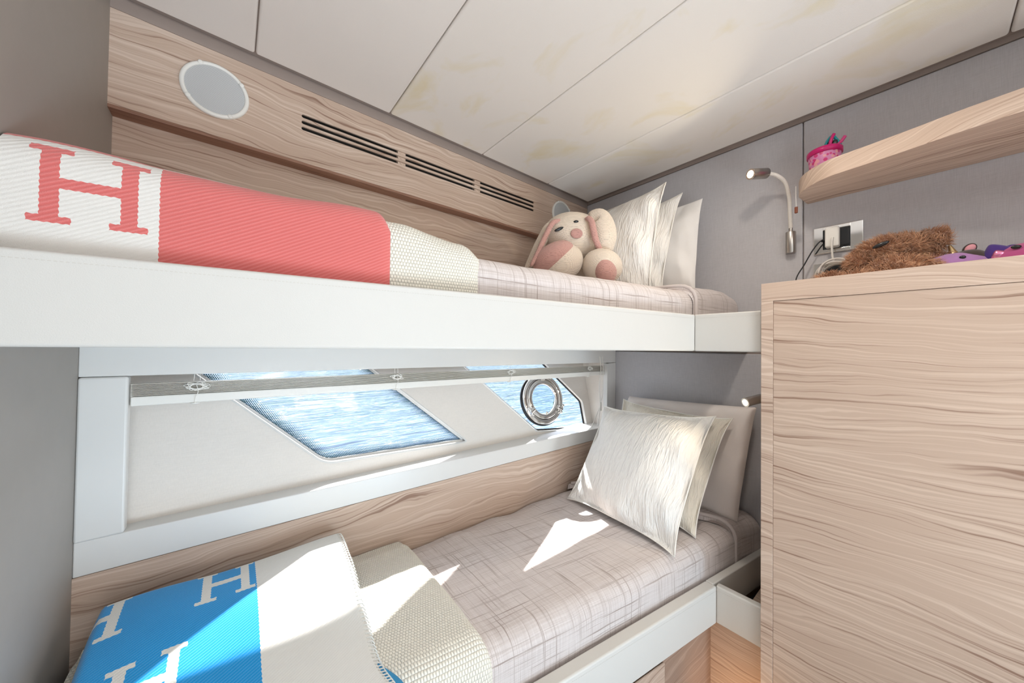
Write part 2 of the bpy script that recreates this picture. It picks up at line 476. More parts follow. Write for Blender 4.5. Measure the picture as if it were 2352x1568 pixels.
for zc in (.7745, .7535, .7325):
    h = .0060
    pts = [(1.245-h+h*math.cos(t), zc+h*math.sin(t)) for t in [(-PI/2+PI*k/6) for k in range(7)]]
    pts += [(.166+h+h*math.cos(t), zc+h*math.sin(t)) for t in [(PI/2+PI*k/6) for k in range(7)]]
    slots.append([(x, z+.004*(x-.166)/1.08) for x, z in pts])
mb = MB(); holed(mb, [(XL, .617), (XR+.01, .617), (XR+.01, ZC), (XL, ZC)], slots, lambda x, z, d: (x, YW+d, z), .006)
mb.build('upper_panel', WOOD_X, wf)
mb = MB().box(.10, 1.30, YW+.0240, YW+.06, .70, .81); mb.build('vent_slot_shade', DARK, wf)  # solid black block painted as the shade behind the air slots
for xc in (.516, .883):
    MB().box(xc-.016, xc+.016, YW+.0062, YW+.0235, .722, .79).build('vent_bridge', WOOD_Y, wf)
MB().box(XL, XR+.01, YW+.0005, YW+.06, .608, .6169).build('ledge_edge', WOOD_LEDGE, wf)
MB().box(XL, XR+.01, YW+.05, YW+.09, .19, .64).build('lower_panel', WOOD_X, wf)
MB().box(XL, XR+.01, YW-.003, YW, .868, ZC-.0005).build('trim_strip', TRIM, wf)
# wood apron under the window, behind the lower berth
mb = MB().hexa([(XL, yf(XL), -1.24), (XR, yf(XR), -1.24), (XR, 1.30, -1.24), (XL, 1.30, -1.24),
                (XL, yf(XL), -.521), (XR, yf(XR), -.499), (XR, 1.30, -.499), (XL, 1.30, -.521)])
mb.build('berth_apron', WOOD_X, wf)

# white surround of the window recess
tr = thing('trim_1', (.7, 1.15, -.27), kind='structure')
def bar(x0, x1, z0a, z1a, z0b, z1b, t0, t1, name, mat, par, bev=.004):
    a = lambda x: yf(x)+t0; b = lambda x: yf(x)+t1
    return MB().hexa([(x0, a(x0), z0a), (x1, a(x1), z0b), (x1, b(x1), z0b), (x0, b(x0), z0a),
                      (x0, a(x0), z1a), (x1, a(x1), z1b), (x1, b(x1), z1b), (x0, b(x0), z1a)]).build(name, mat, par, bevel=bev)
bar(XL, XR-.001, -.080, -.010, -.085, -.014, 0, .022, 'valance', WHITE, tr, .002)
bar(XL, XR-.001, -.5205, -.443, -.4985, -.440, 0, .14, 'bottom_board', WHITE, tr, .003)
bar(XL, -.186, -.445, -.081, -.443, -.081, -.004, .025, 'stile', WHITE, tr, .005)
bar(1.622, XR-.001, -.440, -.090, -.440, -.086, -.001, .025, 'stile', WHITE, tr, .002)
for jx in (1.636, -.254):
    MB().hexa([(jx, yf(jx)+.02, -.445), (jx+.018, yf(jx)+.02, -.445), (jx+.018, lin(jx, -.445)+.01, -.445), (jx, lin(jx, -.445)+.01, -.445),
               (jx, yf(jx)+.02, -.011), (jx+.018, yf(jx)+.02, -.011), (jx+.018, lin(jx, -.011)+.01, -.011), (jx, lin(jx, -.011)+.01, -.011)]).build('jamb', LINING, tr)

# sloping lining with two window cut-outs
def rnd(poly, r, n=6):
    out = []; m = len(poly)
    for i in range(m):
        p = Vector(poly[i]); a = (Vector(poly[i-1])-p); b = (Vector(poly[(i+1) % m])-p)
        rr = min(r, a.length*.45, b.length*.45); a = p+a.normalized()*rr; b = p+b.normalized()*rr
        for k in range(n+1):
            t = k/n; q = a*(1-t)**2+p*2*t*(1-t)+b*t*t; out.append((q.x, q.y))
    return out
W1 = [(.238, -.391), (.791, -.412), (.405, -.052), (-.140, -.052)]
W1 = [(.238, -.393), (.793, -.412), (.334, -.025), (-.155, -.025)]
W2 = [(1.192, -.431), (1.580, -.469), (1.577, -.311), (1.245, -.025), (.72, -.025)]
r1, r2 = rnd(W1, .035), rnd(W2, .022)
mb = MB(); holed(mb, [(-.25, -.47), (1.66, -.47), (1.66, .0), (-.25, .0)], [r1[::-1], r2[::-1]], lambda x, z, d: (x, lin(x, z)+d, z), .012)
mb.build('hull_lining', LINING, tr)
MB().box(-.25, 1.655, 1.14, 1.34, -.0095, .0).build('recess_top', WHITE, tr)

def frit_glass():
    t = NT('window_glass')
    t.t.nodes.remove(t.b)
    tr_ = t.n('ShaderNodeBsdfTransparent'); tr_.inputs[0].default_value = (.95, .95, .96, 1)
    gl = t.n('ShaderNodeBsdfGlossy'); gl.inputs['Roughness'].default_value = .02
    fr = t.n('ShaderNodeFresnel'); fr.inputs['IOR'].default_value = 1.25
    m = t.n('ShaderNodeMixShader'); t.l(fr.outputs[0], m.inputs[0]); t.l(tr_.outputs[0], m.inputs[1]); t.l(gl.outputs[0], m.inputs[2])
    # printed dot border: dots on UV.x/y grid, size from the attribute 'edge'
    at_ = t.n('ShaderNodeAttribute', attribute_name='edge')
    sep = t.n('ShaderNodeSeparateXYZ'); t.l(t.n('ShaderNodeTexCoord').outputs['UV'], sep.inputs[0])
    iy = t.math('MULTIPLY', sep.outputs[1], 230); ix = t.math('ADD', t.math('MULTIPLY', sep.outputs[0], 200), t.math('MULTIPLY', t.math('FLOOR', iy), .5))
    dx = t.math('SUBTRACT', t.math('FRACT', ix), .5); dy = t.math('SUBTRACT', t.math('FRACT', iy), .5)
    r = t.math('SQRT', t.math('ADD', t.math('MULTIPLY', dx, dx), t.math('MULTIPLY', dy, dy)))
    mk = t.math('LESS_THAN', r, t.math('MULTIPLY', at_.outputs['Fac'], .60))
    df = t.n('ShaderNodeBsdfDiffuse'); df.inputs[0].default_value = (.02, .05, .06, 1)
    m2 = t.n('ShaderNodeMixShader'); t.l(mk, m2.inputs[0]); t.l(m.outputs[0], m2.inputs[1]); t.l(df.outputs[0], m2.inputs[2])
    t.l(m2.outputs[0], t.o.inputs['Surface']); return t.m
GLASS = frit_glass()
def inset(poly, d):
    out = []; m = len(poly)
    cx = sum(p[0] for p in poly)/m; cz = sum(p[1] for p in poly)/m
    for i in range(m):
        a, p, b = Vector(poly[i-1]), Vector(poly[i]), Vector(poly[(i+1) % m])
        e1 = (p-a).normalized(); e2 = (b-p).normalized()
        n1 = Vector((-e1.y, e1.x)); n2 = Vector((-e2.y, e2.x)); n = (n1+n2).normalized()
        q = p+n*d/max(.35, n.dot(n1)); out.append((q.x, q.y))
    return out
def window(idx, poly, band, off=.012, corner=.035):
    w = thing('window_%d' % idx, (sum(p[0] for p in poly)/len(poly), 1.27, -.3), kind='structure')
    outer = rnd(poly, corner)
    inn = inset(outer, .006)
    mb = MB(); n = len(outer)
    P = lambda q, d: (q[0], lin(*q)+d, q[1])
    ring = [[P(p, -.003) for p in outer], [P(p, -.005) for p in inset(outer, .0025)], [P(p, -.002) for p in inn], [P(p, off+.006) for p in inn]]
    mb.grid(lambda i, j: ring[j][i % n], n, 4, closeu=True)
    mb.build('window_frame', WHITE, w)
    mb = MB(); ring2 = [[P(p, off) for p in inn], [P(p, off) for p in inset(outer, .012)], [P(p, off+.008) for p in inset(outer, .012)]]
    mb.grid(lambda i, j: ring2[j][i % n], n, 3, closeu=True)
    mb.build('gasket', BLACKRUB if idx == 2 else WHITE, w)
    # pane: printed band + clear centre
    polyi = rnd(inset(poly, .006), corner*.9); pin = rnd(inset(poly, .006+band), .004)
    me = bpy.data.meshes.new('pane'); m = len(polyi)
    vs = [P(p, off+.004) for p in polyi]+[P(p, off+.004) for p in pin]
    fs = [(i, (i+1) % m, m+(i+1) % m, m+i) for i in range(m)]+[tuple(range(m, 2*m))]
    o_ = w['_o']; me.from_pydata([(a-o_[0], b-o_[1], c-o_[2]) for a, b, c in vs], [], fs)
    ul = me.uv_layers.new(name='UVMap')
    for lp in me.loops:
        p = (polyi+pin)[lp.vertex_index]; ul.data[lp.index].uv = (p[0]+5, p[1]+5)
    at_ = me.attributes.new('edge', 'FLOAT', 'POINT')
    for i in range(2*m): at_.data[i].value = (1.0 if i < m else .12) if band > .02 else 0
    me.materials.append(GLASS)
    o = bpy.data.objects.new('pane', me); COL.objects.link(o); o.parent = w
    return w
window(1, W1, .042, corner=.035)
window(2, W2, .012, corner=.022)

# ================================================================== outside
def water():
    t = NT('sea_water'); v = t.coords(scale=(.55, 2.4, 1), rot=(0, 0, math.radians(12)))
    a = t.noise(v, .9, 3, .5, .8); b = t.noise(v, 3.2, 2, .5, .8)
    t.set(srgb(104, 122, 142), .04, spec=.5); t.b.inputs['IOR'].default_value = 1.33
    h = t.math('ADD', a, t.math('MULTIPLY', b, .22))
    t.bump(h, 1.0, .42)
    return t.m
tag(MB().box(-250, 500, 1.75, 600, -1.7, -1.15).build('sea', water(), origin=(0, 0, -1.15)), 'rippled pale blue sea seen through both hull windows', 'sea', kind='stuff')
def tree_line():
    mb = MB(); n = 160
    def fn(i, j):
        x = -260+i*5; h = 15+9*nz3(i*.21, 3)+5*nz3(i*.9, 5)
        y = 95+8*nz3(i*.1, 9)
        return [(x, y-16, -1.2), (x, y-8, h*.6), (x, y, h), (x, y+10, -1.2)][j]
    mb.grid(fn, n, 4)
    t = NT('wooded_shore'); c = t.mix(t.noise(t.coords(scale=(.3, .3, .3)), 1, 5), (.012, .035, .012), (.05, .10, .035)); t.set(c, .95)
    return mb.build('shore', t.m)
tag(tree_line(), 'dark green wooded shore across the water', 'shore', kind='structure')

# ================================================================== cabinet on the right
cab = thing('cabinet', (1.5, -.2, -1.25), 'limed oak cabinet with a recessed door in front of the head wall', 'cabinet')
KY, KX, KZ = .322, 1.27, .204
YE = -.75
mb = MB().box(KX+.02, XR-.001, YE, KY, -1.25, KZ-.022); mb.build('body', WOOD_Y, cab)
MB().box(KX+.0203, XR-.001, YE, KY, KZ-.0215, KZ).build('top', WOOD_Y, cab, bevel=.001)
MB().box(KX, KX+.0199, KY-.03, KY, -1.25, KZ-.056).build('stile', WOOD_Y, cab, bevel=.0008)
MB().box(KX, KX+.0199, YE, KY, KZ-.056+.0003, KZ).build('top_rail', WOOD_Y, cab, bevel=.0008)
MB().box(KX+.0015, KX+.0198, YE+.001, KY-.0303, -1.24, KZ-.0566).build('door', WOOD_YB, cab, bevel=.0015)

# shelf on the head wall
sh_pts = [(1.699, .283), (1.60, .291), (1.555, .276), (1.515, .246), (1.480, .197), (1.468, .146), (1.460, .099), (1.442, .015), (1.424, -.057), (1.409, -.15), (1.385, -.32), (1.37, -.5), (1.37, -.75), (1.699, -.75)]
front = [(p.x, p.y) for p in spline([(x, y, 0) for x, y in sh_pts[1:-1]], 5)]
mb = MB(); outl = [sh_pts[0]]+front+[sh_pts[-1]]
mb.prism(outl[::-1], .561, .617)
tag(mb.build('wall_shelf', WOOD_Y, bevel=.0015), 'thick curved oak shelf high on the grey head wall', 'shelf')

# ================================================================== berths
def rail(name, fn, x_end, z0, z1, label, stub_y, th=.038, xfar=XR-.002):
    t = thing(name, (.6, fn(.6), z0), label, 'bed rail')
    r = lambda x: fn(x)
    MB().hexa([(XL, r(XL), z0), (x_end, r(x_end), z0), (x_end, r(x_end)+th, z0), (XL, r(XL)+th, z0),
               (XL, r(XL), z1), (x_end, r(x_end), z1), (x_end, r(x_end)+th, z1), (XL, r(XL)+th, z1)]).build('side_board', LEATHER, t, bevel=.006, seg=4)
    MB().hexa([(x_end+.001, r(x_end)+.012, z0+.006), (xfar, r(xfar)+.012, z0+.006), (xfar, r(xfar)+th, z0+.006), (x_end+.001, r(x_end)+th, z0+.006),
               (x_end+.001, r(x_end)+.012, z1), (xfar, r(xfar)+.012, z1), (xfar, r(xfar)+th, z1), (x_end+.001, r(x_end)+th, z1)]).build('side_board', LEATHER, t, bevel=.004, seg=3)
    MB().box(x_end+.0005, x_end+.026, stub_y, r(x_end)+.004, z0, z1).build('end_board', LEATHER, t, bevel=.005, seg=4)
    mb = MB(); dx, dy = 1, -.158; L = math.hypot(dx, dy)
    zs = z1-.014
    n = int((x_end-XL)/.0055)
    for i in range(n):
        x = XL+.003+i*.0055
        mb.box(x, x+.0034, r(x)-.0006, r(x)+.002, zs-.0004, zs+.0004)
    y = stub_y+.003
    while y < r(x_end)-.006:
        mb.box(x_end-.0001, x_end+.001, y, y+.0034, zs-.0004, zs+.0004); y += .0055
    mb.build('stitching', STITCH, t, kind='stuff')
    return t
rail('upper_bed_rail', ru, 1.297, -.009, .124, 'long white leather rail along the upper bunk', .327)
rail('lower_bed_rail', rl, 1.300, -.942, -.815, 'white leather rail along the lower bunk, bottom of the picture', .324)
pf = MB().prism([(XL+.001, ru(XL)+.039), (XR-.002, ru(XR)+.039), (XR-.002, 1.325), (XL+.001, 1.325)], -.0085, .06)
tag(pf.build('upper_berth_board', WHITE), 'white board carrying the upper bunk mattress', 'bed base')
# lower berth base: oak fronts with a finger pull
bb = thing('lower_berth_base', (.6, .6, -1.25), 'oak base with finger pull under the lower bunk', 'bed base')
g = lambda x: rl(x)+.035
mb = MB().hexa([(XL+.001, g(XL), -1.25), (1.33, g(1.33), -1.25), (1.33, g(1.33)+.02, -1.25), (XL+.001, g(XL)+.02, -1.25),
                (XL+.001, g(XL), -.943), (1.33, g(1.33), -.943), (1.33, g(1.33)+.02, -.943), (XL+.001, g(XL)+.02, -.943)])
mb.build('front_panel', wood('limed_oak_base', 0, (178, 152, 134), (160, 134, 117), (128, 102, 86), seed=5), bb)
MB().hexa([(.72, g(.72)-.009, -1.05), (1.065, g(1.065)-.009, -1.05), (1.065, g(1.065)-.001, -1.05), (.72, g(.72)-.001, -1.05),
           (.72, g(.72)-.009, -.985), (1.065, g(1.065)-.009, -.985), (1.065, g(1.065)-.001, -.985), (.72, g(.72)-.001, -.985)]).build('drawer_pull', WOOD_X, bb, bevel=.004)
MB().hexa([(.70, g(.70)-.0008, -.986), (1.064, g(1.064)-.0008, -.986), (1.064, g(1.064)+.01, -.986), (.70, g(.70)+.01, -.986),
           (.70, g(.70)-.0008, -.960), (1.064, g(1.064)-.0008, -.960), (1.064, g(1.064)+.01, -.960), (.70, g(.70)+.01, -.960)]).build('finger_slot_shade', DARK, bb)  # black strip painted as the shade in the finger pull opening
MB().box(1.3302, 1.345, .3225, g(1.33)+.06, -1.25, -.9422).build('end_panel', WOOD_Y, bb)
MB().prism([(XL+.001, rl(XL)+.039), (XR-.002, rl(XR)+.039), (XR-.002, 1.12), (XL+.001, 1.15)], -.99, -.86).build('bed_board', WOOD_X, bb)
MB().box(1.3455, XR-.002, .3225, rl(1.7)+.01, -.93, -.915).build('shelf_bottom', WOOD_Y, bb)

# ---- bedding sections: a profile across the bed (near face, rounded shoulder, top)
def section(e, zb, zt, r, yfar, n=64, pinch=0):
    """list of (y, z, ny, nz, s): s = arc length from the bottom of the near face"""
    pts = []; side = zt-r-zb; top = yfar-(e+r); arc = PI*r/2; L = side+arc+top
    for k in range(n):
        # denser around the shoulder
        q = k/(n-1); s = L*(.35*q+.65*q**1.9)
        if s < side: pts.append((e, zb+s, -1, 0, s))
        elif s < side+arc:
            a = (s-side)/r; pts.append((e+r-r*math.cos(a), zt-r+r*math.sin(a), -math.cos(a), math.sin(a), s))
        else: pts.append((e+r+(s-side-arc), zt, 0, 1, s))
    return pts
def drape(x0, x1, ef, zb, zt, r, yfar, tfn, nx=150, nv=70, amp=.004, fr=7, seed=0, skew=0, hem=False):
    """cloth laid over the bed: tfn(x, y, s) = height above the mattress surface"""
    mb = MB(); cols = []
    for i in range(nx):
        x = x0+(x1-x0)*i/(nx-1); yf_ = yfar(x) if callable(yfar) else yfar
        cols.append([(x, p) for p in section(ef(x), zb, zt, r, yf_, nv)])
    def fn(i, j):
        x, (y, z, ny, nz_, s) = cols[i][j]
        xx = x+skew*(y-.8)*(1-(x-x0)/(x1-x0))
        t = tfn(x, y, s)+amp*(nz3(xx*fr+seed, s*fr, seed)+.5*nz3(xx*fr*2.3+seed, s*fr*2.3, seed+4))
        k = .35 if abs(ny) > .5 else 1
        return (xx, y+ny*t*(.35+.65*nz_)*.6, z+nz_*t)
    mb.grid(fn, nx, nv, uvf=lambda i, j: (cols[i][j][0], cols[i][j][1][4]))
    if hem: mb.tube([Vector(fn(3, j))+Vector((-.004, -.001, .001)) for j in range(2, nv, 2)], .0075, 8)
    return mb
UE = lambda x: ru(x)+.0475; LE = lambda x: rl(x)+.047
PB = (.062, .297, .050)        # folded pink blanket
KB = (.062, .276, .056)
UB = (.062, .231, .058)          # upper bed: bottom of the cloth, top, shoulder radius
LB = (-.855, -.702, .055)

UE2 = lambda x: UE(x)+.014
ub = thing('upper_bedspread', (.9, .9, .062), 'crumpled pale linen bedspread on the upper bunk', 'bedspread')
def t_base(x, y, s): return .002-.012*sstep(1.62, 1.70, x)
drape(.30, 1.695, UE2, *UB, 1.375, t_base, 190, 80, .006, 5, 1).build('spread', LINEN, ub)
def foldt(x0):
    def f(x, y, s): return .024*min(1, max(0, (x-x0)/.006))**.5-.015*sstep(1.62, 1.70, x)-.003
    return f
drape(1.355, 1.698, lambda x: UE2(x)-.010, *UB, 1.375, lambda x, y, s: foldt(1.355)(x, y, s)+.001, 90, 80, .005, 6, 1, skew=-.12, hem=True).build('turned_back_fold', LINEN, ub)
MB().prism([(XL+.003, UE(XL)+.035), (XR-.003, UE(XR)+.035), (XR-.003, 1.37), (XL+.003, 1.37)], .0605, .205).build('mattress', COTTON, ub, bevel=.03)

lb = thing('lower_bedspread', (.9, .9, -.86), 'crumpled pale linen bedspread on the lower bunk', 'bedspread')
def lfar(x): return yf(x)-.006
def t_low(x, y, s):
    w = .010*nz3(x*9, y*2.5, 2)*sstep(.95, 1.1, y)
    return .002+w-.020*sstep(1.085, 1.15, y)-.01*sstep(1.66, 1.70, x)
drape(.10, 1.695, LE, *LB, lfar, t_low, 200, 90, .005, 5, 11).build('spread', LINEN, lb)
drape(1.41, 1.695, lambda x: LE(x)-.008, *LB, lfar, lambda x, y, s: t_low(x, y, s)+foldt(1.41)(x, y, s)+.006, 110, 90, .004, 6, 11, skew=-.34, hem=True).build('turned_back_fold', LINEN, lb)
MB().prism([(XL+.003, LE(XL)+.025), (XR-.003, LE(XR)+.025), (XR-.003, 1.115), (XL+.003, 1.165)], -.8595, -.725).build('mattress', COTTON, lb, bevel=.03)

def endround(x, xe, T, r, ex=.5):
    if x >= xe: return -.006
    if x > xe-r: return T*max(0, 1-((x-xe+r)/r)**2)**ex
    return T
# knitted throws
uk = drape(.10, .482, lambda x: UE(x)+.006, *KB, 1.37, lambda x, y, s: -.045*(1-max(0, 1-(max(0, x-.440)/.042)**2)**.5)-.014*sstep(.30, .44, x)+.010*sstep(.45, .25, x)+.003*nz3(x*9, s*9, 3), 90, 70, .004, 8, 21)
tag(uk.build('knitted_throw', KNIT), 'cream knitted throw beside the pink blanket on the upper bunk', 'throw')
def t_lk(x, y, s): return endround(x, .478+.012*nz3(0, y*5, 3), .026+.010*sstep(.8, 1.1, y), .030)-.012*sstep(1.10, 1.15, y)
lk = drape(XL+.02, .492, LE, *LB, lfar, t_lk, 150, 80, .004, 8, 31)
tag(lk.build('knitted_throw', KNIT), 'cream knitted throw beside the blue blanket on the lower bunk', 'throw')

# pink blanket
def pink_rules(t, u, v):
    row2 = t.math('GREATER_THAN', t.math('ADD', v, t.math('MULTIPLY', u, -.03)), .240)
    colr = t.math('GREATER_THAN', u, -.096)
    # row 1: B where right; row 2: B where left
    m = t.math('ABSOLUTE', t.math('SUBTRACT', row2, colr))
    hh = letter_h(t, u, v, -.232, .110, .124, .112)
    h2 = letter_h(t, u, v, -.075, .256, .124, .112)
    return t.math('MAXIMUM', m, t.math('MAXIMUM', hh, h2))
PINK = h_blanket('coral_cream_wool', srgb(228, 224, 218), srgb(212, 108, 104), pink_rules)
def t_pk(x, y, s):
    xe = .260-.04*sstep(.08, .02, s)
    return .006*sstep(.1, -.25, x)-.030*(1-max(0, 1-(max(0, x-xe+.024)/.024)**2)**.5)+.004*nz3(x*8, s*6, 7)
pk = drape(XL+.003, .262, lambda x: UE(x)-.004, *PB, 1.37, t_pk, 130, 80, .004, 6, 41)
o = pk.build('wool_blanket', PINK)
tag(o, 'coral and cream wool blanket with letter H folded over the upper bunk', 'blanket')

# blue blanket
def blue_rules(t, u, v):
    m = t.math('LESS_THAN', u, .055)
    cut = None
    for x, y in ((-.055, 1.012), (-.268, 1.012), (-.165, .822), (-.055, .63), (-.268, .63)):
        q = letter_h(t, u, v, x, y, .108, .110); cut = q if cut is None else t.math('MAXIMUM', cut, q)
    return t.math('MULTIPLY', m, t.math('SUBTRACT', 1.0, cut))
BLUE = h_blanket('sky_blue_cream_wool', srgb(232, 231, 226), srgb(6, 150, 220), blue_rules, 480)
def blue_top(x, y):
    z = -.645+.075*sstep(.62, 1.12, y)+.014*nz3(x*5, y*4, 2)+.018*math.sin(y*13+x*4)*sstep(1.15, .7, y)
    return z
bl = thing('wool_blanket', (.05, .85, -.68), 'sky blue and cream wool blanket with letter H on the lower bunk', 'blanket')
mb = MB(); nx, ny = 90, 110
def bfn(i, j):
    a = i/(nx-1); y = .50+(1.13-.50)*j/(ny-1)
    xl = -.212+.0*y; xr = .262-.012*sstep(1.1, .6, y)+.010*nz3(y*6, 1)
    x = xl+(xr-xl)*a
    ed = min((x-xl), (xr-x), 1.13-y)
    drop = .022*(1-min(1, max(0, ed)/.014))**2
    return (x, min(y, yf(x)-.012), blue_top(x, y)-drop)
mb.grid(bfn, nx, ny, uvf=lambda i, j: (bfn(i, j)[0], bfn(i, j)[1]))
mb.build('top_layer', BLUE, bl)
BLUEPLAIN = plain('sky_blue_wool', srgb(52, 140, 190), .95, noise_amt=.15, nscale=300, bump=.5)
mb = MB()
def fl(i, j):
    y = .50+.62*j/59; xr = .240+.034*sstep(.76, .64, y); ang = PI*(i/8)-PI/2
    zc_ = -.668+.012*sstep(.62, 1.1, y)
    return (xr-.03+.03*math.cos(ang) if i else -.20, y, zc_+.016*math.sin(ang)) if i < 8 else (-.20, y, zc_+.016)
mb.grid(fl, 9, 60)
mb.build('under_fold', BLUEPLAIN, bl)
WHIP = plain('cream_wool_edge', srgb(226, 226, 222), .95)
mb = MB()
for k in range(62):
    y = .50+.0100*k
    if y > 1.115: break
    x = .262-.012*sstep(1.1, .6, y)+.010*nz3(y*6, 1)
    z = blue_top(x-.01, y)
    mb.tube([(x-.014, y+.003, z+.0005), (x-.004, y+.0015, z-.001), (x+.0015, y, z-.010)], .0013, 5)
mb.build('whip_stitching', WHIP, bl, kind='stuff')

# ================================================================== pillows
def pillow(name, c4, T, mat, label, flange=0, piping=None, group=None, pin=.10, seed=0, n=56, wr=.006, boxy=False):
    """c4: bottom-left, bottom-right, top-right, top-left (seen from the front)"""
    BL, BR, TR, TL = [Vector(c) for c in c4]
    nr = (BR-BL).cross(TL-BL).normalized()
    cen = (BL+BR+TR+TL)/4
    t = thing(name, (cen.x, cen.y, min(BL.z, BR.z)), label, 'pillow', group)
    def base(a, b):
        s, q = (a+1)/2, (b+1)/2
        # concave sides between pulled-out corners
        ca = 1-pin*(1-b**4)*.62; cb = 1-pin*(1-a**4)*.62
        s = (a*ca+1)/2; q = (b*cb+1)/2
        return BL*(1-s)*(1-q)+BR*s*(1-q)+TR*s*q+TL*(1-s)*q
    fl = flange
    def thick(a, b):
        ka, kb = min(1, abs(a)/(1-fl)), min(1, abs(b)/(1-fl))
        if boxy: return T*.5*((1-ka**14)*(1-kb**14))**.5
        return T*.5*((1-ka**2.4)*(1-kb**2.4))**.62
    def surf(sgn):
        def f(i, j):
            a, b = -1+2*i/n, -1+2*j/n
            # cluster samples to the rim
            a = math.sin(a*PI/2)*.5+a*.5; b = math.sin(b*PI/2)*.5+b*.5
            h = thick(a, b)
            e = max(abs(a), abs(b)); rim = sstep(.45, .9, e)*(1-sstep(.97, 1, e))
            wv = wr*(.35+rim*1.6)*(nz3(a*3.2+seed, b*3.2, seed)+.6*nz3(a*8+seed, b*3, seed+2)*rim)
            wv += .010*rim*math.sin(a*5+b*7+seed)*(1 if not boxy else .2)
            if e >= .999: wv = 0
            return base(a, b)+nr*(sgn*(h+(.0015 if e < .999 else 0))+wv)
        return f
    uvf = lambda i, j: (i/n+seed, j/n)
    mb = MB(); mb.grid(surf(1), n+1, n+1, uvf=uvf); mb.grid(surf(-1), n+1, n+1, uvf=uvf, flip=True)
    mb.build('cover', mat, t)
    if piping is not None:
        per = [(a, -1) for a in [(-1+2*k/24) for k in range(24)]]+[(1, b) for b in [(-1+2*k/24) for k in range(24)]]
        per += [(-a, 1) for a in [(-1+2*k/24) for k in range(24)]]+[(-1, -b) for b in [(-1+2*k/24) for k in range(24)]]
        MB().tube([base(a, b) for a, b in per], .0024, 8, closed=True).build('piping', piping, t)
    return t
PIPE = plain('pillow_piping', srgb(246, 243, 236), .8)
# lower bunk
pillow('pillow', [(1.190, 1.035, -.690), (1.150, .530, -.695), (1.500, .530, -.270), (1.430, 1.010, -.290)], .18, CRINK,
       'white puckered pillow in front on the lower bunk', .05, PIPE, pin=.125, seed=1)
pillow('pillow', [(1.375, 1.03, -.690), (1.325, .535, -.695), (1.560, .490, -.280), (1.545, .975, -.262)], .12, CRINK2,
       'ivory puckered pillow in the middle on the lower bunk', .05, PIPE, pin=.125, seed=4)
pillow('pillow', [(1.57, 1.06, -.690), (1.57, .475, -.692), (1.640, .430, -.235), (1.640, 1.000, -.258)], .085, PUTTY,
       'plain pale pillow against the grey wall on the lower bunk', 0, None, pin=.03, seed=8, boxy=True, wr=.004)
# upper bunk
pillow('pillow', [(1.36, 1.22, .232), (1.345, .725, .232), (1.430, .705, .715), (1.545, 1.20, .745)], .15, CRINK,
       'white puckered pillow behind the rabbit on the upper bunk', .05, PIPE, pin=.125, seed=12)
pillow('pillow', [(1.475, 1.22, .232), (1.465, .735, .232), (1.530, .680, .690), (1.60, 1.20, .71)], .10, CRINK,
       'white puckered pillow between two others on the upper bunk', .05, PIPE, pin=.125, seed=16)
pillow('pillow', [(1.60, 1.20, .232), (1.590, .645, .232), (1.610, .626, .672), (1.650, 1.20, .69)], .10, COTTON,
       'smooth white pillow against the grey wall on the upper bunk', 0, None, pin=.06, seed=20, wr=.007)

# ================================================================== speakers
GRILLE = None
def grille():
    t = NT('speaker_mesh'); v = t.coords(scale=(1, 1, 1))
    sep = t.n('ShaderNodeSeparateXYZ'); t.l(v, sep.inputs[0])
    a = t.math('SINE', t.math('MULTIPLY', sep.outputs[0], 2100)); b = t.math('SINE', t.math('MULTIPLY', sep.outputs[2], 2100))
    m = t.math('MULTIPLY', a, b)
    t.set(t.mix(t.ramp(m, [(.2, (0, 0, 0)), (.6, (1, 1, 1))]), srgb(205, 206, 206), srgb(120, 122, 124)), .5)
    return t.m
GR = grille()
def speaker(cx, cz, r, label):
    t = thing('round_speaker', (cx, YW, cz), label, 'speaker', 'speakers in the oak panel')
    mb = MB(); prof = [(r, 0), (r, -.004), (r-.003, -.007), (r*.86+.002, -.008), (r*.86, -.005), (r*.86, 0)]
    mb.grid(lambda i, j: (cx+prof[j][0]*math.cos(2*PI*i/64), YW-.0002+prof[j][1], cz+prof[j][0]*math.sin(2*PI*i/64)), 64, 6, closeu=True)
    bz = mb.build('bezel', WHITEPL, t)
    mb = MB(); rg = r*.86
    mb.grid(lambda i, j: (cx+rg*(j/8)*math.cos(2*PI*i/64), YW-.0045-.004*(1-(j/8)**2), cz+rg*(j/8)*math.sin(2*PI*i/64)), 64, 9, closeu=True)
    mb.build('grille', GR, t)
    for k in range(4):
        a = math.radians(28+90*k+(0 if k % 2 else 8)); x, z = cx+r*.93*math.cos(a), cz+r*.93*math.sin(a)
        MB().blob((x, YW-.0075, z), (.0065, .0025, .0065), nu=12, nv=8).build('screw_cap', WHITEPL, bz)
    return t
speaker(-.053, .750, .079, 'white round speaker near the left wall')
speaker(1.466, .768, .080, 'white round speaker behind the rabbit and pillow')

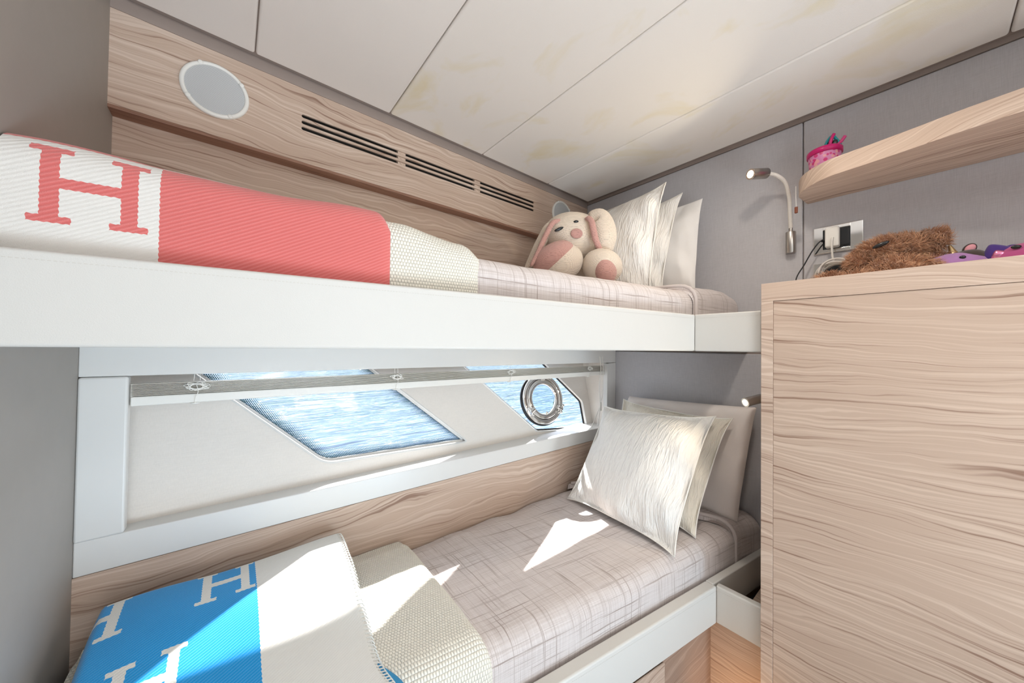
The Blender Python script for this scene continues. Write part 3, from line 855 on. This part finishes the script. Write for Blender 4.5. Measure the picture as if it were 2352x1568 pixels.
# ================================================================== reading lamps
def emis(name, col, s):
    t = NT(name); t.set((0, 0, 0)); t.b.inputs['Emission Color'].default_value = (*col, 1); t.b.inputs['Emission Strength'].default_value = s; return t.m
LED = emis('lamp_led', (1, .86, .62), 9)
BRAID = knit('white_braid', srgb(226, 220, 212), 380, 260, .8, .5, .0008, True)
def lamp_head(t, p0, p1, r=.0195, watts=.5):
    p0, p1 = Vector(p0), Vector(p1); d = (p1-p0).normalized()
    light('reading_lamp_light', 'AREA', p0-d*.004, -d, watts, (1, .84, .60), r, r, spread=math.radians(130))
    hd_ = MB().tube([p0, p0+d*.002, p1-d*.006, p1], lambda k: [r*.96, r, r, r*.72][k], 28).build('lamp_head', BRUSHED, t)
    mb = MB(); mb.tube([p0-d*.0012, p0+d*.0005], r*1.0, 28); mb.build('lens_ring', CHROME, hd_)
    mb = MB(); mb.tube([p0-d*.0018, p0-d*.0005], r*.68, 20); mb.build('led_lens', LED, hd_)
lu = thing('reading_lamp', (1.69, .331, .379), 'gooseneck reading lamp, lit, on the upper head wall', 'lamp')
MB().tube([(1.684, .331, .378), (1.684, .331, .381), (1.684, .331, .459), (1.684, .331, .462)], lambda k: [.0155, .0165, .0165, .0155][k], 28).build('base', BRUSHED, lu)
MB().tube([(1.684, .331, .461), (1.684, .331, .480)], .0065, 16).build('collar', BRUSHED, lu)
neck = spline([(1.684, .331, .478), (1.672, .331, .53), (1.648, .329, .59), (1.622, .336, .640), (1.595, .354, .664), at(1764, 398, 0, 1.575)], 8)
MB().tube(neck, .0068, 14).build('gooseneck', BRAID, lu)
lamp_head(lu, at(1724, 400, 0, 1.505), at(1762, 398, 0, 1.572))
ll = thing('reading_lamp', (1.62, .35, -.2), 'small lit reading lamp peeking past the cabinet over the lower bunk', 'lamp')
lamp_head(ll, at(1712, 924, 0, 1.45), at(1750, 914, 0, 1.51), .0165, .4)
MB().tube(spline([at(1751, 914, 0, 1.511), (1.60, .365, -.185), (1.66, .345, -.22), (1.68, .342, -.28)], 6), .0068, 12).build('gooseneck', BRAID, ll)
MB().tube([(1.684, .342, -.36), (1.684, .342, -.275)], .0165, 24).build('base', BRUSHED, ll)

# ================================================================== venetian blind
vb = thing('venetian_blind', (.7, 1.15, -.155), 'raised white venetian blind across the hull windows', 'blind')
BX0, BX1 = -.184, 1.606
SLAT = plain('slat_enamel', srgb(222, 216, 204), .4)
def strip(z0, th, y0, y1, name, mat, bev=0):
    a = lambda x: yf(x)+y0; b = lambda x: yf(x)+y1
    sl = lambda x: -.0003*(x-BX0)
    return MB().hexa([(BX0, a(BX0), z0), (BX1, a(BX1), z0+sl(BX1)), (BX1, b(BX1), z0+sl(BX1)), (BX0, b(BX0), z0),
               (BX0, a(BX0), z0+th), (BX1, a(BX1), z0+th+sl(BX1)), (BX1, b(BX1), z0+th+sl(BX1)), (BX0, b(BX0), z0+th)]).build(name, mat, vb, bevel=bev)
for k in range(9):
    strip(-.1285+k*.0033, .0013, .006+.0004*(k % 2), .031, 'slat', SLAT)
strip(-.153, .0225, .004, .033, 'bottom_rail', WHITEPL, .003)
strip(-.04, .028, .004, .035, 'head_rail', WHITEPL, .002)
CORD = plain('white_cord', srgb(240, 238, 232), .8)
for k, x in enumerate((-.069, .443, .942, 1.471)):
    y = yf(x)
    mb = MB()
    for dx in (-.006, .006): mb.tube([(x+dx*.4, y+.010, -.03), (x+dx, y+.008, -.098)], .0007, 6)
    rnd_ = random.Random(k)
    pts = []
    for q in range(16):
        a = q*2.4; rr = .012+.012*rnd_.random()
        pts.append((x+rr*math.cos(a)*1.2, y+.0005-.003*rnd_.random(), -.112+rr*math.sin(a)*.55))
    mb.tube(spline(pts, 6, True), .0008, 6, closed=True)
    mb.tube(spline([(x, y-.001, -.108), (x+.003, y-.002, -.125), (x-.002, y-.0005, -.140), (x-.003, y+.002, -.153)], 5), .0008, 6)
    mb.build('lift_cord', CORD, vb)
    MB().blob((x-.003, y+.009, -.1545), (.010, .008, .003), nu=14, nv=8).build('cord_button', WHITEPL, vb)
mb = MB(); yy = yf(1.56)+.0
mb.tube(spline([(1.552, yy-.002, -.05), (1.560, yy-.004, -.13), (1.548, yy-.003, -.22), (1.556, yy-.004, -.32), (1.545, yy+.004, -.430)], 6), .0022, 8)
mb.tube(spline([(1.578, yy-.002, -.05), (1.582, yy-.004, -.20), (1.566, yy-.003, -.30), (1.53, yy+.006, -.38), (1.50, yy+.012, -.435)], 6), .0016, 8)
mb.build('pull_cord', CORD, vb)
MB().tube([(1.560, yy-.006, -.300), (1.561, yy-.006, -.345)], .0035, 10).build('cord_toggle', WHITEPL, vb)

# ================================================================== porthole in the second window
ph = thing('porthole', (1.267, 1.27, -.40), 'round polished steel porthole set in the right hull window', 'porthole')
PC = Vector((1.268, lin(0, -.277)+.010, -.277))
ax_x = Vector((1, 0, 0)); ax_z = Vector((0, .228, 1)).normalized(); ax_n = Vector((0, -1, .228)).normalized()   # towards the cabin
def pp(r, a, d): return PC+ax_x*(r*math.cos(a)*1.09)+ax_z*(r*math.sin(a))+ax_n*d
def ring(prof, name, mat, n=72):
    mb = MB(); m = len(prof)
    mb.grid(lambda i, j: pp(prof[j][0], 2*PI*i/n, prof[j][1]), n, m, closeu=True, closev=True, flip=True)
    return mb.build(name, mat, ph)
ring([(.130, -.004), (.130, .010), (.126, .014), (.108, .014), (.106, .010), (.106, -.004)], 'outer_ring', CHROME)
ring([(.104, -.002), (.104, .012), (.100, .018), (.080, .016), (.076, .010), (.076, -.002)], 'hinged_ring', CHROME)
ring([(.137, -.008), (.137, -.002), (.120, -.002), (.120, -.008)], 'seal', BLACKRUB)
ring([(.1065, -.001), (.1065, .009), (.1035, .009), (.1035, -.001)], 'inner_seal', BLACKRUB)
def solidclear():
    t = NT('clear_pane'); t.t.nodes.remove(t.b)
    a = t.n('ShaderNodeBsdfTransparent'); a.inputs[0].default_value = (.78, .88, .96, 1); b = t.n('ShaderNodeBsdfGlossy'); b.inputs['Roughness'].default_value = .02
    m = t.n('ShaderNodeMixShader'); m.inputs[0].default_value = .05; t.l(a.outputs[0], m.inputs[1]); t.l(b.outputs[0], m.inputs[2]); t.l(m.outputs[0], t.o.inputs['Surface']); return t.m
mb = MB(); mb.add([pp(.078, 2*PI*i/48, .004) for i in range(48)], [tuple(range(48))]); mb.build('glass', solidclear(), ph)
for a in (math.radians(208), math.radians(-32)):
    L = MB(); c0 = pp(.092, a, .020); c1 = pp(.122, a, .020)
    L.tube([c0, c1], .011, 16); lt = L.build('latch', CHROME, ph)
    tdir = (pp(.11, a+.1, .02)-pp(.11, a-.1, .02)).normalized()
    for s_ in (-1, 1):
        MB().blob(pp(.118, a, .024)+tdir*.019*s_, (.009, .009, .009), nu=14, nv=10).build('latch_knob', CHROME, lt)
    MB().tube([pp(.118, a, .024)-tdir*.018, pp(.118, a, .024)+tdir*.018], .005, 10).build('latch_pin', CHROME, lt)
hd = (pp(.1, PI/2-.1, 0)-pp(.1, PI/2+.1, 0)).normalized()
MB().tube([pp(.104, PI/2, .018)-hd*.016, pp(.104, PI/2, .018)+hd*.016], .007, 14).build('hinge', CHROME, ph)
MB().tube([pp(.078, -PI/2, .016), pp(.066, -PI/2, .016)], .006, 10).build('drain_lip', CHROME, ph)

# ================================================================== wall sockets, charger, cables
def glossy_black(): return plain('black_gloss', (.02, .022, .024), .2)
BLACK = glossy_black()
def socket_plate(name, y0, y1, z0, z1, label):
    t = thing(name, (XR-.004, (y0+y1)/2, z0), label, 'socket')
    w = y1-y0
    MB().box(XR-.008, XR-.0005, y0, y1, z0, z1).build('chrome_frame', CHROME, t, bevel=.0015)
    MB().box(XR-.012, XR-.007, y0+w*.24, y1-w*.20, z0+.014, z1-.014).build('socket_insert', BLACK, t, bevel=.001)
    MB().box(XR-.0105, XR-.0065, y0+w*.24, y1-w*.20, z1-.013, z1-.002).build('chrome_bar', CHROME, t, bevel=.001)
    MB().box(XR-.0105, XR-.0065, y0+w*.24, y1-w*.20, z0+.002, z0+.013).build('chrome_bar', CHROME, t, bevel=.001)
    MB().box(XR-.0145, XR-.0118, y0+w*.27, y0+w*.50, z0+.020, z1-.020).build('socket_face', BLACK, t, bevel=.002)
    return t
socket_plate('wall_socket', .133, .264, .359, .458, 'chrome and black wall socket with the charger plugged in')
socket_plate('wall_socket', .133, .264, .225, .324, 'chrome and black wall socket half hidden behind the coiled cable')
ch = thing('phone_charger', (1.68, .207, .376), 'white square charger plugged into the upper socket', 'charger')
MB().box(1.655, 1.685, .190, .228, .372, .445).build('charger_body', WHITEPL, ch, bevel=.006, seg=4)
MB().tube(spline([(1.656, .206, .405), (1.648, .207, .398), (1.648, .208, .37), (1.655, .206, .33), (1.650, .200, .31), (1.642, .215, .296)], 6), .0030, 10).build('lead', WHITEPL, ch)
CABLE = plain('grey_white_cable', srgb(214, 208, 202), .5)
coil = []
rr_ = random.Random(3)
for k in range(5*14):
    a = 2*PI*k/14; lap = k//14
    coil.append((1.600+.008*lap+.004*math.sin(a*1.3), .194+(.043+.005*math.sin(lap*2.1))*math.cos(a)+.005*math.sin(lap*1.7), .268+(.041+.004*math.cos(lap))*math.sin(a)+.004*math.cos(lap*2.9)))
mb = MB(); mb.tube(spline([(1.642, .215, .296), (1.62, .232, .285)]+coil+[(1.60, .235, .262), (1.57, .245, .238), (1.55, .250, .222)], 3), .0034, 8)
tag(mb.build('coiled_cable', CABLE), 'pale coiled charging cable in front of the lower socket', 'cable')
mb = MB(); mb.tube(spline([(1.680, .228, .405), (1.665, .242, .400), (1.66, .262, .370), (1.655, .285, .320), (1.645, .305, .275), (1.60, .305, .215)], 8), .0022, 8)
mb.tube([(1.688, .226, .404), (1.668, .236, .402)], .005, 12)
tag(mb.build('black_cable', BLACKRUB), 'thin black cable hanging down from the socket', 'cable')

# ================================================================== tag hanging from the shelf
tg = thing('hanging_tag', (1.58, .284, .50), 'tiny brown tag on a thread under the shelf corner', 'tag')
MB().tube([(1.585, .2965, .600), (1.585, .2965, .56), (1.585, .2955, .523)], .0008, 6).build('thread', CORD, tg)
MB().box(1.582, 1.588, .2905, .3005, .500, .524).build('pendant', plain('brown_resin', srgb(120, 66, 44), .25), tg, bevel=.0025)

# ================================================================== tumbler on the shelf
def hearts():
    t = NT('pink_print'); v = t.coords()
    x = t.n('ShaderNodeTexVoronoi'); x.inputs['Scale'].default_value = 85; t.l(v, x.inputs['Vector'])
    k = t.ramp(x.outputs['Distance'], [(.46, (1, 1, 1)), (.50, (0, 0, 0))])
    sep = t.n('ShaderNodeSeparateColor'); t.l(x.outputs['Color'], sep.inputs[0])
    c = t.mix(t.math('GREATER_THAN', sep.outputs[0], .5), srgb(214, 60, 130), srgb(240, 168, 176))
    t.set(t.mix(k, srgb(222, 140, 190), c), .35); return t.m
cup = thing('tumbler', (1.60, .215, .617), 'pink lidded tumbler with straw loops on the shelf', 'tumbler')
cc = (1.610, .222)
def lathe(prof, c, n=40): 
    mb = MB(); mb.grid(lambda i, j: (c[0]+prof[j][0]*math.cos(2*PI*i/n), c[1]+prof[j][0]*math.sin(2*PI*i/n), prof[j][1]), n, len(prof), closeu=True); return mb
lathe([(0, .6172), (.036, .6172), (.039, .62), (.044, .685), (.044, .692)], cc).build('cup_body', hearts(), cup)
MAG = plain('magenta_plastic', srgb(206, 18, 112), .3); TEAL = plain('teal_plastic', srgb(30, 160, 168), .35)
lathe([(.0445, .688), (.048, .689), (.0485, .704), (.045, .708), (0, .709)], cc).build('lid', MAG, cup)
MB().tube(spline([(1.60, .218, .706), (1.595, .214, .728), (1.597, .200, .745), (1.600, .190, .730), (1.602, .180, .708)], 6), .0045, 8).build('straw_loop', TEAL, cup)
MB().tube(spline([(1.585, .205, .708), (1.583, .200, .730), (1.585, .194, .745)], 6), .005, 8).build('straw', MAG, cup)
MB().tube(spline([(1.600, .196, .708), (1.600, .180, .715), (1.600, .168, .732)], 6), .0052, 8).build('spout_flap', plain('pink_plastic', srgb(224, 70, 140), .35), cup)
MB().box(1.592, 1.600, .186, .212, .708, .728).build('mouthpiece', BLACK, cup, bevel=.004)

# ================================================================== soft toys on the cabinet
def fur_patch(mb, blobs, count, length, rad, seed, lean=(0, 0, -.5)):
    """short bent fur blades over ellipsoids"""
    rg = random.Random(seed); tot = sum(r[0]*r[1]+r[1]*r[2]+r[0]*r[2] for c, r, M in blobs); lean = Vector(lean)
    vs = []; fs = []
    for c, r, M in blobs:
        k = int(count*(r[0]*r[1]+r[1]*r[2]+r[0]*r[2])/tot)
        for _ in range(k):
            z = rg.uniform(-1, 1); a = rg.uniform(0, 2*PI); q = math.sqrt(1-z*z)
            d = Vector((q*math.cos(a), q*math.sin(a), z))
            p = Vector(c)+M @ Vector((d.x*r[0], d.y*r[1], d.z*r[2]))
            nrm = (M @ Vector((d.x/r[0], d.y/r[1], d.z/r[2]))).normalized()
            cl = Vector((nz3(p.x*45, p.y*45, p.z*45), nz3(p.x*45+9, p.y*45, p.z*45), nz3(p.x*45, p.y*45+9, p.z*45)))*1.6
            g = (nrm+lean*.5+cl*.9+Vector((rg.gauss(0, .25), rg.gauss(0, .25), rg.gauss(0, .25)))).normalized()
            L = length*rg.uniform(.6, 1.3); side = g.cross(Vector((rg.gauss(0, 1), rg.gauss(0, 1), rg.gauss(0, 1)))).normalized()*rad
            m = p+(nrm*.6+g*.4)*L*.5; e = p+g*L
            o = len(vs); vs += [p-side, p+side, m+side*.8, m-side*.8, e]
            fs += [(o, o+1, o+2, o+3), (o+3, o+2, o+4)]
    mb.add(vs, fs, True)
def furmat(name, c1, c2):
    t = NT(name); t.set(t.mix(t.noise(t.coords(), 120, 2), c1, c2), .8, spec=.2, sheen=.4); return t.m
BEARF = furmat('brown_fur', srgb(176, 128, 96), srgb(216, 172, 138))
I3 = Matrix.Identity(3)
tb = thing('teddy_bear', (1.55, .06, KZ), 'fluffy brown teddy bear lying on the oak cabinet', 'soft toy')
parts = {
 'head': [((1.57, .080, .302), (.055, .062, .046), Matrix.Rotation(math.radians(-10), 3, 'X'))],
 'muzzle': [((1.545, .128, .278), (.035, .030, .028), I3)],
 'ear': [((1.585, -.012, .326), (.018, .034, .026), Matrix.Rotation(math.radians(-25), 3, 'X'))],
 'cheek': [((1.575, .035, .312), (.040, .040, .036), I3)],
 'arm': [((1.50, .040, .243), (.030, .065, .026), Matrix.Rotation(math.radians(8), 3, 'X'))],
 'body': [((1.60, .02, .250), (.055, .085, .042), I3)],
 'leg': [((1.48, .130, .221), (.026, .090, .016), I3)],
 'paw': [((1.49, .196, .224), (.028, .030, .020), I3)],
}
for nm, bs in parts.items():
    mb = MB()
    for c, r, M in bs: mb.blob(c, r, M)
    fur_patch(mb, bs, {'head': 5200, 'body': 3500, 'arm': 2600, 'muzzle': 1800, 'ear': 1900, 'cheek': 2600, 'leg': 2200, 'paw': 1400}[nm], .021, .0009, len(nm)*7)
    mb.build(nm, BEARF, tb)
MB().blob(at(2023, 562, 0, 1.497), (.006, .019, .0065), Matrix.Rotation(math.radians(-22), 3, 'X'), nu=16, nv=10).build('eye', BLACK, tb)

cow = thing('plush_cow', (1.57, -.07, KZ), 'lilac plush cow with gold horns lying on the cabinet', 'soft toy')
LILAC = plain('lilac_plush', srgb(176, 128, 186), .9, sheen=.4); CHOC = plain('dark_brown_plush', srgb(62, 48, 44), .9, sheen=.4)
GOLD = plain('gold_foil', srgb(196, 170, 128), .3, .8); EARP = plain('pink_plush', srgb(226, 160, 170), .8)
MB().blob((1.57, -.055, .238), (.050, .062, .040), nu=32, nv=20).build('body', LILAC, cow)
MB().blob((1.580, -.075, .252), (.043, .040, .031), Matrix.Rotation(math.radians(-20), 3, 'X'), nu=28, nv=16).build('patch', CHOC, cow)
for p0, p1 in (((1.555, -.008, .272), (1.555, .000, .290)), ((1.585, -.055, .280), (1.585, -.048, .305))):
    MB().tube(spline([p0, (Vector(p0)+Vector(p1))/2, p1], 4), lambda k: .009*(1-.085*k), 12).build('horn', GOLD, cow)
MB().blob((1.580, -.082, .287), (.006, .012, .016), Matrix.Rotation(.5, 3, 'X')).build('ear', CHOC, cow)
MB().blob((1.574, -.083, .287), (.004, .009, .012), Matrix.Rotation(.5, 3, 'X')).build('ear_lining', EARP, cow)
MB().blob((1.527, -.068, .257), (.004, .006, .005)).build('eye', BLACK, cow)
MB().blob((1.53, -.005, .240), (.02, .012, .012)).build('snout', EARP, cow)

cat = thing('plush_cat', (1.57, -.17, KZ), 'pink plush cat with violet ears lying on the cabinet by the frame edge', 'soft toy')
VIO = plain('violet_plush', srgb(72, 46, 128), .9, sheen=.4); ROSE = plain('rose_plush', srgb(190, 84, 140), .9, sheen=.4); FOIL = plain('pink_foil', srgb(240, 150, 190), .2, .8)
MB().blob((1.57, -.190, .243), (.050, .080, .042), nu=32, nv=20).build('body', ROSE, cat)
def ear(c, r, M): 
    return MB().blob(c, r, M, fn=lambda p: Vector((p.x, p.y*(1-.55*max(0, p.z/r[2])), p.z)))
ear((1.560, -.125, .262), (.014, .026, .028), Matrix.Rotation(math.radians(-25), 3, 'X')).build('ear', VIO, cat)
ear((1.548, -.128, .254), (.008, .016, .016), Matrix.Rotation(math.radians(-25), 3, 'X')).build('ear_lining', FOIL, cat)
ear((1.590, -.150, .266), (.014, .040, .020), Matrix.Rotation(math.radians(-10), 3, 'X')).build('ear', VIO, cat)
MB().blob((1.560, -.188, .292), (.014, .018, .016)).build('bow', ROSE, cat)
MB().blob((1.530, -.150, .268), (.004, .008, .005)).build('eye', BLACK, cat)

# ================================================================== knitted rabbit on the upper bunk
rb = thing('plush_rabbit', (1.2, 1.0, .23), 'cream and pink knitted rabbit leaning on the upper bunk pillow', 'soft toy')
def atd(u, v, D): return (R2*((u-1176)/FPX) - U2*((v-784)/FPX) + _w)*D
px = 1/FPX
Mv = Matrix((R2, U2, -_w)).transposed()     # columns: picture right, up, towards the lens: only the toy's own facing
def vb_(u, v, D, ru_, rv_, rd, ang=0, name='x', mat=None, fn=None, nu=36, nv=24):
    M = Mv @ Matrix.Rotation(math.radians(ang), 3, 'Z')
    return MB().blob(atd(u, v, D), (ru_*D*px, rv_*D*px, rd), M, nu=nu, nv=nv, fn=fn).build(name, mat, rb)
vb_(1322, 548, 1.54, 76, 58, .10, -14, 'head', BUN_KNIT)
vb_(1325, 620, 1.60, 85, 50, .10, 0, 'body', BUN_KNIT)
vb_(1324.5, 536, 1.440, 14, 11.5, .006, 0, 'nose', BUN_PINK)
vb_(1323, 509, 1.449, 6, 3.4, .006, 8, 'eye', BLACK)
vb_(1284, 526, 1.455, 11.5, 3.6, .006, 22, 'eye', BLACK)
# legs
vb_(1290, 603, 1.44, 50, 42, .075, 22, 'leg', BUN_KNIT)
vb_(1271, 590, 1.425, 52, 30, .070, 30, 'sole', BUN_PINK)
vb_(1383, 612, 1.43, 46, 40, .075, -18, 'leg', BUN_KNIT)
vb_(1390, 620, 1.385, 25, 32, .038, 22, 'sole', BUN_PINK)
# drooping ears: cream lobe with a pink lined rim
def ear_strip(path, name, mat, w, th, D):
    pts = spline([atd(u, v, d) for u, v, d in path], 8)
    n = len(pts); mb = MB()
    def fn(i, j):
        p = pts[i]; a = pts[max(0, i-1)]; b = pts[min(n-1, i+1)]; t = (b-a).normalized(); nr = -_w; sd = t.cross(nr).normalized()
        k = i/(n-1); ww = w(k)
        an = 2*PI*j/16
        return p+sd*math.cos(an)*ww+nr*math.sin(an)*th*(1 if 0 < k < 1 else .3)
    mb.grid(fn, n, 16, closev=True); return mb.build(name, mat, rb)
sw = lambda m, e=.35: (lambda k: m*px*1.45*max(.04, math.sin(PI*min(1, max(0, k*.93+.07)))**e))
ear_strip([(1352, 505, 1.50), (1378, 500, 1.47), (1392, 530, 1.45), (1392, 560, 1.45), (1388, 590, 1.47)], 'ear', BUN_KNIT, sw(24), .022, 1.5)
ear_strip([(1347, 498, 1.45), (1358, 508, 1.43), (1364, 533, 1.415), (1370, 555, 1.415), (1382, 580, 1.42)], 'ear_lining', BUN_PINK, sw(7.5, .2), .010, 1.5)
ear_strip([(1285, 512, 1.54), (1262, 522, 1.52), (1246, 550, 1.50), (1228, 585, 1.48), (1208, 622, 1.48)], 'ear', BUN_KNIT, sw(13), .022, 1.5)
ear_strip([(1288, 507, 1.48), (1270, 512, 1.465), (1254, 540, 1.45), (1239, 573, 1.41), (1219, 612, 1.39)], 'ear_lining', BUN_PINK, sw(6.2, .2), .012, 1.5)

for o in bpy.data.objects:
    if '_o' in o: del o['_o']
